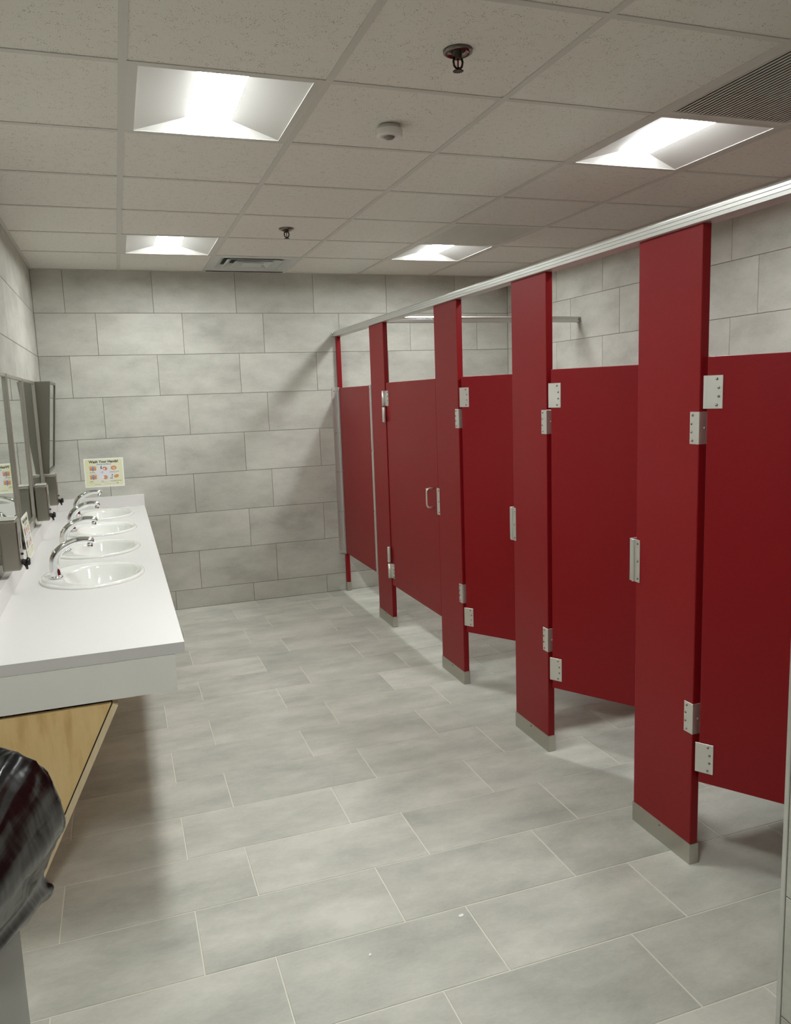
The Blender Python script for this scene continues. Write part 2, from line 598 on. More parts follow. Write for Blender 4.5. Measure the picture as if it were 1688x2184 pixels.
sprinkler(1.985, -4.05, 'chrome pendent fire sprinkler nearest the camera')
sprinkler(1.988, -1.61, 'chrome pendent fire sprinkler over the far half of the aisle')
t = thing('occupancy_sensor', 'white round occupancy sensor on the ceiling above the aisle', 'sensor', (2.0, -3.40, H))
MB().lathe([(0.040, 0.0), (0.040, -0.014)], 40).build('mounting_base', mat('sensor_base_plastic', srgb(190, 186, 180), 0.5), t)
MB().lathe([(0.047, -0.013), (0.049, -0.016), (0.049, -0.034), (0.046, -0.038), (0.021, -0.038), (0.021, -0.034)], 48).build('housing', M['white_plastic'], t)
MB().lathe([(0.020, -0.034), (0.019, -0.040), (0.013, -0.045), (0.004, -0.047)], 32).build('lens', M['lens_dark'], t)

# ------------------------------------------------------------------ toilet partitions
PT, PZ, SH = 0.032, 2.10, 0.075                # pilaster thickness, height, shoe height
SCREW = MB().lathe([(0.0042, 0.0), (0.0042, -0.0008), (0.0030, -0.0026), (0.0012, -0.0031)], 12, axis='x').mesh('screw', M['screw'])


def screws(parent, pts):
    for p in pts:
        link('screw', SCREW, parent, p)


def pilaster(y_far, y_near, label, hinge=False, keeper=0, name='pilaster', shoe=True):
    wd = y_far - y_near
    t = thing(name, label, 'partition post', (XS, (y_far + y_near) / 2, 0), group='maroon partition posts')
    h = wd / 2
    MB().rbox(0, PT, -h, h, 0.004, PZ, 0.003).build('post_panel', M['maroon'], t)
    s = MB().rbox(-0.003, PT + 0.003, -h - 0.003, h + 0.003, 0, SH, 0.002).build('floor_shoe', M['steel'], t)
    screws(s, [(-0.003, 0.0, SH - 0.012)])
    if hinge:
        for z0, z1 in ((1.430, 1.532), (0.468, 0.574)):
            b = MB().rbox(-0.0022, 0.0, -h - 0.0022, -h + 0.040, z0, z1, 0.001, 1).rbox(-0.0022, PT + 0.0022, -h - 0.0024, -h, z0, z1, 0.001, 1).build('hinge_bracket', M['bright_steel'], t)
            dz = (z1 - z0)
            screws(b, [(-0.0022, -h + (0.026 if q in (0, 3) else 0.031), z0 + dz * (0.11 + 0.26 * q)) for q in range(4)])
            MB().lathe([(0.004, -h - 0.0025), (0.0025, -h - 0.0045)], 10, c=(PT * 0.62, 0, (z0 + z1) / 2), axis='y').build('pivot_screw', M['bright_steel'], b)
    if keeper:
        z0, z1 = 0.922, 1.077
        k = MB().rbox(-0.003, 0.0, h - 0.024, h + 0.016, z0, z1, 0.001, 1)
        if keeper == 2:
            k.rbox(-0.010, -0.002, h + 0.004, h + 0.014, z0, z1, 0.002, 1).rbox(-0.004, PT, h + 0.030, h + 0.034, z0, z1, 0.001, 1).rbox(-0.004, 0.0, h + 0.012, h + 0.034, z0, z1, 0.001, 1)
        k = k.build('latch_keeper', M['bright_steel'], t)
        screws(k, [(-0.003, h - 0.014, z0 + 0.014), (-0.003, h - 0.014, (z0 + z1) / 2), (-0.003, h - 0.014, z1 - 0.014)])
    return t


P = [(-0.905, -1.205), (-2.100, -2.412), (-3.020, -3.325), (-3.945, -4.255)]
p1 = pilaster(*P[0], 'maroon partition post between the fixed panel and the closed stall door')
p2 = pilaster(*P[1], 'maroon partition post holding the closed far door and the first ajar door', hinge=True, keeper=1)
p3 = pilaster(*P[2], 'maroon partition post in the middle, between two doors left ajar', hinge=True, keeper=2)
p4 = pilaster(*P[3], 'tall maroon partition post nearest the camera', hinge=True, keeper=2)
p5 = pilaster(-4.905, YW + 0.004, 'narrow maroon partition post against the near end wall', keeper=2)
p0 = pilaster(-0.004, -0.046, 'narrow maroon partition post against the back wall', name='wall_post')

# fixed panel by the back wall, with its channels
fp = thing('fixed_partition_panel', 'short fixed maroon partition panel between the back wall and first post', 'partition panel', (XS, -0.475, 0.325))
MB().rbox(0.004, 0.029, -0.424, 0.424, 0.0, 1.365, 0.002).build('panel', M['maroon'], fp)
ch = MB().box(-0.048, -0.001, 0.4665, 0.4695, -0.005, 1.37).box(-0.003, 0.003, 0.425, 0.4695, -0.005, 1.37).box(-0.0065, -0.002, 0.424, 0.436, -0.005, 1.37).build('wall_channel', M['alum'], fp)
MB().box(-0.0036, -0.0028, 0.441, 0.449, 0.0, 1.365).build('groove_shade_strip', mat('channel_groove_shade', srgb(96, 98, 96), 0.6), fp)  # raised grey strip, shade of a recessed line put into its colour
sw = MB().lathe([(0.0045, -0.0005), (0.004, -0.003), (0.0015, -0.004)], 10, axis='y').mesh('screw', M['screw'])
for z in (0.03, 0.35, 0.68, 1.0, 1.34):
    link('screw', sw, ch, (-0.030, 0.4665, z))
    link('screw', SCREW, ch, (-0.003, 0.456, z))
c2 = MB().box(-0.0035, 0.004, -0.436, -0.394, -0.005, 1.37).box(-0.0055, -0.003, -0.424, -0.412, -0.005, 1.37).build('post_channel', M['alum'], fp)
screws(c2, [(-0.0035, -0.404, z) for z in (0.03, 0.46, 0.90, 1.34)])

# head rail
hr = thing('head_rail', 'long aluminium head rail running along the top of the stall fronts', 'rail', (XS, 0, PZ))
prof = [(-0.016, 0.0), (-0.012, -0.002), (PT + 0.012, -0.002), (PT + 0.016, 0.0), (PT + 0.016, 0.036), (PT + 0.008, 0.042), (-0.004, 0.042), (-0.008, 0.037),
        (-0.012, 0.036), (-0.016, 0.033), (-0.016, 0.0245), (-0.014, 0.0235), (-0.0165, 0.0225), (-0.0165, 0.0125), (-0.0145, 0.0115), (-0.0165, 0.0105)]
MB().prism(prof, 1, YW + 0.002, -0.010).build('rail', M['alum'], hr)
b = MB().rbox(-0.030, PT + 0.024, -0.012, -0.0005, 0.002, 0.034, 0.002).build('wall_bracket', M['alum'], hr)
link('screw', sw, b, (-0.023, -0.012, 0.018))

br = thing('cross_brace', 'slim aluminium brace from the stall head rail to the right wall', 'rail', (XS, -1.13, PZ))
bp = [(-0.017, 0.0), (0.017, 0.0), (0.019, 0.003), (0.019, 0.036), (0.012, 0.041), (-0.012, 0.041), (-0.019, 0.034), (-0.017, 0.027), (-0.019, 0.024), (-0.019, 0.003)]
MB().prism(bp, 0, PT + 0.0175, XR - XS - 0.012).build('rail', M['alum'], br)
b = MB().rbox(XR - XS - 0.014, XR - XS - 0.0005, -0.026, 0.026, 0.0, 0.036, 0.002).build('wall_bracket', M['screw'], br)
sy = MB().lathe([(0.006, 0.0), (0.006, -0.004), (0.003, -0.006)], 10, axis='x').mesh('screw', M['screw'])
for yy in (-0.02, 0.02):
    link('screw', sy, b, (XR - XS - 0.014, yy, 0.02))


# doors
def door(y0, y1, label, ang=0.0, kind='in'):
    wd = y0 - y1
    t = thing('stall_door', label, 'stall door', (XS + 0.005, y0, 0), (0, 0, R(ang)), group='maroon stall doors')
    z0, z1, th = 0.308, 1.700, 0.025
    MB().rbox(0, th, -wd, -0.0115 if kind == 'in' else 0, z0, z1, 0.002).build('door_panel', M['maroon'], t)
    if kind == 'in':
        for a, b_ in ((1.541, 1.643), (0.345, 0.447)):
            g = MB().rbox(-0.0024, 0.0, -0.058, 0.0, a, b_, 0.001, 1).rbox(-0.0024, th, -0.0118, -0.0095, a, b_, 0.0008, 1).build('hinge_bracket', M['bright_steel'], t)
            dz = b_ - a
            screws(g, [(-0.0024, -(0.040 if q in (0, 3) else 0.046), a + dz * (0.11 + 0.26 * q)) for q in range(4)])
        k = MB().rbox(th, th + 0.02, -wd + 0.02, -wd + 0.11, 0.97, 1.02, 0.003).build('slide_latch', M['bright_steel'], t)
        MB().lathe([(0.008, th + 0.019), (0.008, th + 0.032), (0.006, th + 0.035)], 16, c=(0, -wd + 0.065, 0.995), axis='x').build('latch_knob', M['bright_steel'], k)
    else:
        for (pa, pb, ba, bb) in ((1.546, 1.648, 1.438, 1.538), (0.360, 0.462, 0.472, 0.580)):
            g = MB().rbox(-0.003, 0.0, -0.050, -0.008, pa, pb, 0.001, 1).rbox(-0.012, 0.0, -0.0125, -0.008, pa, pb, 0.001, 1).build('hinge_plate', M['bright_steel'], t)
            screws(g, [(-0.003, -0.040, pa + (pb - pa) * (0.12 + 0.25 * q)) for q in range(4)])
            MB().lathe([(0.012, pa), (0.012, pb)], 20, c=(-0.0175, 0.002, 0)).build('hinge_knuckle', M['bright_steel'], t)
            MB().lathe([(0.011, ba), (0.0125, ba + 0.003), (0.0125, bb - 0.003), (0.011, bb)], 20, c=(-0.0178, 0.003, 0)).build('hinge_barrel', M['bright_steel'], t)
        hy_, r_ = -wd + 0.075, 0.006
        pts = []
        for q in range(7):
            a = q / 6 * PI / 2
            pts.append((-0.022 - 0.02 * math.sin(a), hy_, 1.048 + 0.02 * math.cos(a) - 0.0))
        pts = [(0.0, hy_, 1.068)] + pts + [(-p[0] * 0 + p[0], p[1], 2 * 1.0115 - p[2]) for p in pts[::-1]] + [(0.0, hy_, 0.955)]
        MB().tube(pts, r_, 12).build('pull_handle', M['bright_steel'], t)
        for z in (1.052, 0.966):
            MB().lathe([(0.0055, 0.0), (0.0055, -0.001), (0.003, -0.004)], 12, c=(0, -wd + 0.185, z), axis='x').build('through_bolt', M['bright_steel'], t)
    return t


door(-1.213, -2.088, 'closed maroon stall door with a pull handle', 0, 'out')
door(-2.421, -3.005, 'maroon stall door ajar between the second and third posts', 33)
door(-3.334, -3.930, 'maroon stall door ajar just beyond the nearest post', 31)
door(-4.266, -4.890, 'maroon stall door ajar at the right edge nearest the camera', 33)

# divider panels between the stalls (reach the right wall)
dv = None
for y, where in ((-2.256, 'farthest'), (-3.1725, 'middle'), (-4.10, 'nearest')):
    if dv is None:
        o = dv = thing('stall_divider', 'maroon divider panel between two toilet stalls', 'partition panel', group='maroon stall dividers')
        MB().rbox(PT + 0.003, XR - XS - 0.006, -0.0125, 0.0125, 0.30, 1.70, 0.002).build('panel', M['maroon'], dv)
        MB().rbox(XR - XS - 0.04, XR - XS - 0.0005, -0.016, -0.0128, 0.30, 1.70, 0.001, 1).rbox(XR - XS - 0.04, XR - XS - 0.0005, 0.0128, 0.016, 0.30, 1.70, 0.001, 1).build('wall_channel', M['alum'], dv)
    else:
        o = copy_tree(dv)
    o.location = (XS, y, 0)
    o['label'] = where + ' maroon divider panel between two toilet stalls, behind the stall doors'

# ------------------------------------------------------------------ vanity counter
CZ, CT_, CX1 = 0.853, 0.036, 1.121              # top height, thickness, front edge
CY0, CY1 = -3.722, -0.001                       # near end, back wall
SINKS = [-2.51, -1.81, -1.11, -0.41]
SX, SAX, SAY = 0.815, 0.225, 0.272
HX, HAX, HAY = 0.815, 0.205, 0.252              # cut-out in the top
vc = thing('vanity_counter', 'long white vanity countertop along the left wall with raised splashes', 'countertop', (0, 0, CZ))
top = MB()
NS = 64
X0 = XL + 0.0005


def hole_cell(mb, ya, yb, yc, z):
    ell, rec = [], []
    for k in range(NS):
        a = 2 * PI * k / NS
        c, s_ = math.cos(a), math.sin(a)
        ell.append((HX + HAX * c, yc + HAY * s_, z))
        tx = ((CX1 - HX) if c > 0 else (HX - X0)) / max(abs(c), 1e-9)
        ty = ((yb - yc) if s_ > 0 else (yc - ya)) / max(abs(s_), 1e-9)
        t_ = min(tx, ty)
        rec.append((HX + t_ * c, yc + t_ * s_, z))
    mb.rings([ell, rec], smooth=False)
    corners = [(CX1, yb), (X0, yb), (X0, ya), (CX1, ya)]
    for cx, cy in corners:
        best = None
        for k in range(NS):
            p, q = rec[k], rec[(k + 1) % NS]
            on_p = abs(p[0] - cx) < 1e-6 or abs(p[1] - cy) < 1e-6
            if (abs(p[0] - cx) < 1e-6 and abs(q[1] - cy) < 1e-6) or (abs(p[1] - cy) < 1e-6 and abs(q[0] - cx) < 1e-6):
                best = (p, q)
        if best:
            mb.add([best[0], (cx, cy, z), best[1]], [(0, 1, 2)])
    return ell


edges_y = [CY0, -2.86, -2.16, -1.46, -0.76, CY1]
for z in (0.0, -CT_):
    top.add([(X0, CY0, z), (CX1, CY0, z), (CX1, -2.86, z), (X0, -2.86, z)], [(0, 1, 2, 3)])
ells = {}
for yc, (ya, yb) in zip(SINKS, ((-2.86, -2.16), (-2.16, -1.46), (-1.46, -0.76), (-0.76, CY1))):
    e0 = hole_cell(top, ya, yb, yc, 0.0)
    e1 = hole_cell(top, ya, yb, yc, -CT_)
    top.rings([e0, e1], smooth=True)
top.add([(X0, CY0, 0), (CX1, CY0, 0), (CX1, CY0, -CT_), (X0, CY0, -CT_)], [(0, 1, 2, 3)])
top.add([(CX1, CY0, 0), (CX1, CY1, 0), (CX1, CY1, -CT_), (CX1, CY0, -CT_)], [(0, 1, 2, 3)])
top.add([(X0, CY1, 0), (CX1, CY1, 0), (CX1, CY1, -CT_), (X0, CY1, -CT_)], [(0, 1, 2, 3)])
top.add([(X0, CY0, 0), (X0, CY1, 0), (X0, CY1, -CT_), (X0, CY0, -CT_)], [(0, 1, 2, 3)])
top.build('worktop', M['counter'], vc)
MB().rbox(XL + 0.0005, XL + 0.031, CY0, -0.001, 0.0, 0.083, 0.002).build('backsplash', M['counter'], vc)
MB().rbox(XL + 0.031, CX1 + 0.002, -0.030, -0.001, 0.0, 0.083, 0.002).build('side_splash', M['counter'], vc)
MB().rbox(CX1 - 0.050, CX1 - 0.031, -3.702, -0.004, -0.16, -CT_, 0.001, 1).build('front_apron', M['apron'], vc)
MB().rbox(XL + 0.002, CX1 - 0.031, -3.720, -3.702, -0.16, -CT_, 0.001, 1).build('end_apron', M['apron'], vc)

# maple cabinet with sloped front under the counter
cz = CZ - 0.16
mc = thing('under_counter_cabinet', 'maple under-counter cabinet with a sloping front below the white countertop', 'cabinet', (XL, -3.70, 0))
xt, zb, xb = 0.408, 0.012, 0.075
MB().prism([(0.002, zb), (xb, zb), (xt, cz - 0.012), (0.002, cz - 0.012)], 1, -0.016, 0.002).build('end_panel', M['maple'], mc)
dx, dz = xt - xb, cz - 0.012 - zb
ln = math.hypot(dx, dz)
nx, nz = dz / ln, -dx / ln
def off(px, pz, d): return (px + nx * d, pz + nz * d)
MB().prism([off(xb, zb, 0.0005), off(xt, cz - 0.012, 0.0005), off(xt, cz - 0.012, 0.004), off(xb, zb, 0.004)], 1, -0.010, 3.68).build('gap_shade_strip', M['black_gap'], mc)  # solid black strip standing in for the shade in the open joint
MB().prism([off(xb, zb, 0.004), off(xt, cz - 0.012, 0.004), off(xt, cz - 0.012, 0.022), off(xb, zb, 0.022)], 1, -0.018, 3.69).build('sloped_panel', M['maple_edge'], mc)
MB().box(0.002, 0.03, 0.002, 3.69, 0.0, 0.012).build('plinth', M['black_gap'], mc)


# ------------------------------------------------------------------ sinks and faucets
def make_sink():
    t = link('washbasin', None)
    prof = [  # (t outer->bowl ellipse 0..1, scale, z)
        (0, 1.000, 0.0004), (0, 1.000, 0.005), (0, 0.985, 0.0105), (0, 0.955, 0.013), (0, 0.925, 0.0105), (0, 0.90, 0.007),
        (1, 1.03, 0.006), (1, 1.00, 0.002), (1, 0.97, -0.010), (1, 0.90, -0.045), (1, 0.78, -0.085), (1, 0.60, -0.118), (1, 0.38, -0.134), (1, 0.13, -0.139)]
    rs = []
    n = 72
    for f_, s_, z in prof:
        if f_ == 0:
            cx, ax, ay = 0.0, SAX * s_, SAY * s_
        else:
            cx, ax, ay = 0.035, 0.160 * s_, 0.222 * s_
        rs.append([(cx + ax * math.cos(2 * PI * k / n), ay * math.sin(2 * PI * k / n), z) for k in range(n)])
    MB().rings(rs, True, False, True).build('bowl', M['china'], t)
    d = MB().lathe([(0.026, -0.138), (0.025, -0.1355), (0.019, -0.1365), (0.018, -0.1378)], 28, c=(0.035, 0, 0)).build('drain', M['chrome'], t)
    MB().lathe([(0.0155, -0.1378), (0.0155, -0.1340), (0.012, -0.1325)], 24, c=(0.035, 0, 0)).build('stopper', M['chrome'], d)
    for s_ in (-1, 1):
        MB().lathe([(0.006, 0.0), (0.005, 0.003)], 12, c=(0.035 + 0.151, s_ * 0.016, -0.030), axis='x').build('overflow_hole', M['lens_dark'], t)
    return t


def make_faucet():
    t = link('sensor_faucet', None)
    MB().lathe([(0.029, 0.0), (0.029, 0.004), (0.025, 0.008), (0.0235, 0.010)], 32).build('base_ring', M['chrome'], t)
    pts, rad = [], []
    ctrl = [(0.0, 0.006), (-0.004, 0.045), (0.000, 0.085), (0.020, 0.118), (0.055, 0.143), (0.10, 0.158), (0.140, 0.159), (0.165, 0.152)]
    rr = [0.0235, 0.0225, 0.0212, 0.0200, 0.0182, 0.0165, 0.0150, 0.0143]
    for i in range(len(ctrl) - 1):
        p0 = ctrl[max(i - 1, 0)]; p1_ = ctrl[i]; p2_ = ctrl[i + 1]; p3_ = ctrl[min(i + 2, len(ctrl) - 1)]
        for q in range(5):
            u = q / 5
            def cr(a, b, c, d): return 0.5 * (2 * b + (c - a) * u + (2 * a - 5 * b + 4 * c - d) * u * u + (3 * b - a - 3 * c + d) * u ** 3)
            pts.append((cr(p0[0], p1_[0], p2_[0], p3_[0]), 0, cr(p0[1], p1_[1], p2_[1], p3_[1])))
            rad.append(rr[i] + (rr[i + 1] - rr[i]) * u)
    pts.append((ctrl[-1][0], 0, ctrl[-1][1])); rad.append(rr[-1])
    pts.append((ctrl[-1][0] + 0.003, 0, ctrl[-1][1] - 0.001)); rad.append(0.0115)
    MB().tube(pts, rad, 24).build('spout', M['chrome'], t)
    MB().lathe([(0.0, -0.018), (0.0105, -0.018), (0.0115, -0.014), (0.0115, 0.0)], 20, c=(0.152, 0, 0.143)).build('aerator', M['chrome'], t)
    MB().lathe([(0.0062, 0.168), (0.0062, 0.1695), (0.003, 0.1702)], 14, c=(0, 0, 0.150), axis='x').build('sensor_eye', M['black_plastic'], t)
    return t


sk, fc = make_sink(), make_faucet()
who = ['nearest the camera', 'second from the camera', 'third from the camera', 'farthest from the camera, by the back wall']
for i, y in enumerate(SINKS):
    o = sk if i == 0 else copy_tree(sk)
    o.location = (SX, y, CZ + 0.0003)
    tag(o, 'oval white china washbasin ' + who[i], 'sink', 'oval washbasins in the countertop')
    o = fc if i == 0 else copy_tree(fc)
    o.location = (0.662, y - 0.006, CZ + 0.0085)
    tag(o, 'arched chrome sensor faucet ' + who[i], 'faucet', 'chrome sensor faucets')


# ------------------------------------------------------------------ mirrors
def flat_mirror(y0, y1, label):
    z0, z1 = 0.985, 1.785
    t = thing('framed_mirror', label, 'mirror', (XL, (y0 + y1) / 2, z0), group='flat steel framed mirrors')
    a, hgt, fw_, fd = (y1 - y0) / 2, z1 - z0, 0.018, 0.016
    MB().box(0.0005, 0.004, -a + 0.004, a - 0.004, 0.004, hgt - 0.004).build('backing', M['black_gap'], t)
    MB().box(0.004, 0.0065, -a + 0.006, a - 0.006, 0.006, hgt - 0.006).build('mirror_glass', M['mirror'], t)
    for yy in (-a, a - fw_):
        MB().rbox(0.0005, fd, yy, yy + fw_, 0, hgt, 0.0015, 1).build('frame_stile', M['steel'], t)
    for zz in (0, hgt - fw_):
        MB().rbox(0.0005, fd, -a + fw_, a - fw_, zz, zz + fw_, 0.0015, 1).build('frame_rail', M['steel'], t)


flat_mirror(-2.765, -2.07, 'steel framed wall mirror at the left edge, nearest the camera')
flat_mirror(-2.045, -1.365, 'steel framed wall mirror above the poster on the counter')
flat_mirror(-1.340, -0.645, 'steel framed wall mirror next to the tilted mirror')

tm = thing('tilted_mirror', 'tilted steel framed mirror with wedge sides near the back wall', 'mirror', (XL, -0.35, 1.183))
ya, yb, hh = -0.255, 0.255, 0.602
tx, bx = 0.100, 0.042
for yy in (ya, yb - 0.003):
    MB().prism([(0.0005, 0.0), (bx, 0.0), (tx, hh), (0.0005, hh)], 1, yy, yy + 0.003).build('wedge_side', M['dark_steel'], tm)
MB().prism([(0.0005, hh - 0.003), (tx, hh - 0.003), (tx, hh), (0.0005, hh)], 1, ya + 0.003, yb - 0.003).build('top_cover', M['dark_steel'], tm)
MB().prism([(0.0005, 0.0), (bx, 0.0), (bx, 0.003), (0.0005, 0.003)], 1, ya + 0.003, yb - 0.003).build('bottom_cover', M['dark_steel'], tm)
sl = (tx - bx) / hh
def face(z, d): return (bx + sl * z + d, z)
MB().prism([face(0.004, -0.005), face(0.004, -0.001), face(hh - 0.004, -0.001), face(hh - 0.004, -0.005)], 1, ya + 0.0035, yb - 0.0035).build('mirror_glass', M['mirror'], tm)
for y_a, y_b in ((ya, ya + 0.018), (yb - 0.018, yb)):
    MB().prism([face(0, 0), face(0, 0.006), face(hh, 0.006), face(hh, 0)], 1, y_a, y_b).build('frame_stile', M['dark_steel'], tm)
for z_a, z_b in ((0, 0.018), (hh - 0.018, hh)):
    MB().prism([face(z_a, 0), face(z_a, 0.006), face(z_b, 0.006), face(z_b, 0)], 1, ya + 0.018, yb - 0.018).build('frame_rail', M['dark_steel'], tm)


# ------------------------------------------------------------------ soap dispensers
def make_dispenser():
    t = link('soap_dispenser', None)
    d, wd, hgt = 0.068, 0.115, 0.205
    MB().rbox(0.0, d, -wd / 2, wd / 2, 0.0, hgt, 0.008, 3).build('tank', M['dark_steel'], t)
    MB().rbox(0.004, d - 0.006, -wd / 2 + 0.008, wd / 2 - 0.008, hgt, hgt + 0.006, 0.003).build('hinged_lid', M['bright_steel'], t)
    MB().rbox(d, d + 0.0015, -0.012, 0.012, 0.085, 0.150, 0.0006, 1).build('level_window', M['lens_dark'], t)
    v = MB().lathe([(0.011, d - 0.002), (0.012, d + 0.004), (0.010, d + 0.010), (0.010, d + 0.016), (0.016, d + 0.017), (0.017, d + 0.024), (0.013, d + 0.030)], 20, c=(0, 0, 0.026), axis='x').build('push_valve', M['black_plastic'], t)
    MB().tube([(d + 0.008, 0, 0.018), (d + 0.014, 0, 0.008), (d + 0.016, 0, -0.006)], [0.007, 0.006, 0.0045], 12).build('valve_spout', M['black_plastic'], v)
    MB().lathe([(0.005, d), (0.005, d + 0.006), (0.003, d + 0.008)], 12, c=(0, 0, 0.060), axis='x').build('lock', M['black_plastic'], t)
    return t


sd = make_dispenser()
for i, (y, lab) in enumerate(((-0.575, 'steel soap dispenser with black push valve below the tilted mirror'),
                              (-1.31, 'steel soap dispenser with black push valve between the two farther flat mirrors'),
                              (-2.775, 'steel soap dispenser with black push valve at the left edge beside the poster'))):
    o = sd if i == 0 else copy_tree(sd)
    o.location = (XL + 0.0175, y, 0.968)
    tag(o, lab, 'soap dispenser', 'steel soap dispensers')

# ------------------------------------------------------------------ posters
PW, PH = 0.279, 0.216
pm = mat('poster_paper', srgb(236, 234, 190), 0.3)
nt, N, L, B = nodes(pm)
tc = N.new('ShaderNodeTexCoord')
sub = N.new('ShaderNodeVectorMath'); sub.operation = 'MULTIPLY'; sub.inputs[1].default_value = (1 / (PW * 0.5), 1 / (PH * 0.55), 0)
L.new(tc.outputs['Object'], sub.inputs[0])
le = N.new('ShaderNodeVectorMath'); le.operation = 'LENGTH'
L.new(sub.outputs[0], le.inputs[0])
r = ramp(nt, le.outputs['Value'], [(0.25, srgb(232, 230, 238)), (0.62, srgb(234, 233, 214)), (0.95, srgb(232, 232, 192))])
L.new(r.outputs['Color'], B.inputs['Base Color'])
ink = {'black': mat('ink_black', srgb(20, 20, 18), 0.5), 'blue': mat('ink_blue', srgb(64, 120, 190), 0.5),
       'grey': mat('ink_grey', srgb(110, 110, 105), 0.5), 'skin': mat('ink_orange', srgb(224, 148, 98), 0.5),
       'skin2': mat('ink_light_orange', srgb(240, 178, 124), 0.5), 'outline': mat('ink_brown', srgb(120, 62, 36), 0.5),
       'water': mat('ink_pale_blue', srgb(150, 178, 222), 0.5), 'white': mat('ink_white', srgb(246, 246, 244), 0.4), 'slate': mat('ink_slate', srgb(96, 108, 138), 0.5)}


def blob(cx, cy, pts):
    return [(cx + x, cy + y) for x, y in pts]


def oval(cx, cy, a, b, n=20, rot=0.0):
    return [(cx + a * math.cos(2 * PI * k / n) * math.cos(rot) - b * math.sin(2 * PI * k / n) * math.sin(rot),
             cy + a * math.cos(2 * PI * k / n) * math.sin(rot) + b * math.sin(2 * PI * k / n) * math.cos(rot)) for k in range(n)]


def hand(cx, cy, s, side):
    """open hand: palm with five fingers"""
    polys = [oval(cx, cy, 0.0085 * s, 0.0085 * s)]
    for k, (a, ln_) in enumerate(((58, 0.022), (78, 0.027), (98, 0.028), (118, 0.025), (155, 0.018))):
        ang = R(a if side > 0 else 180 - a)
        ex, ey = cx + math.cos(ang) * ln_ * s, cy + math.sin(ang) * ln_ * s
        polys.append(oval((cx + ex) / 2, (cy + ey) / 2, ln_ * s * 0.55, 0.0019 * s, 12, ang))
    return polys


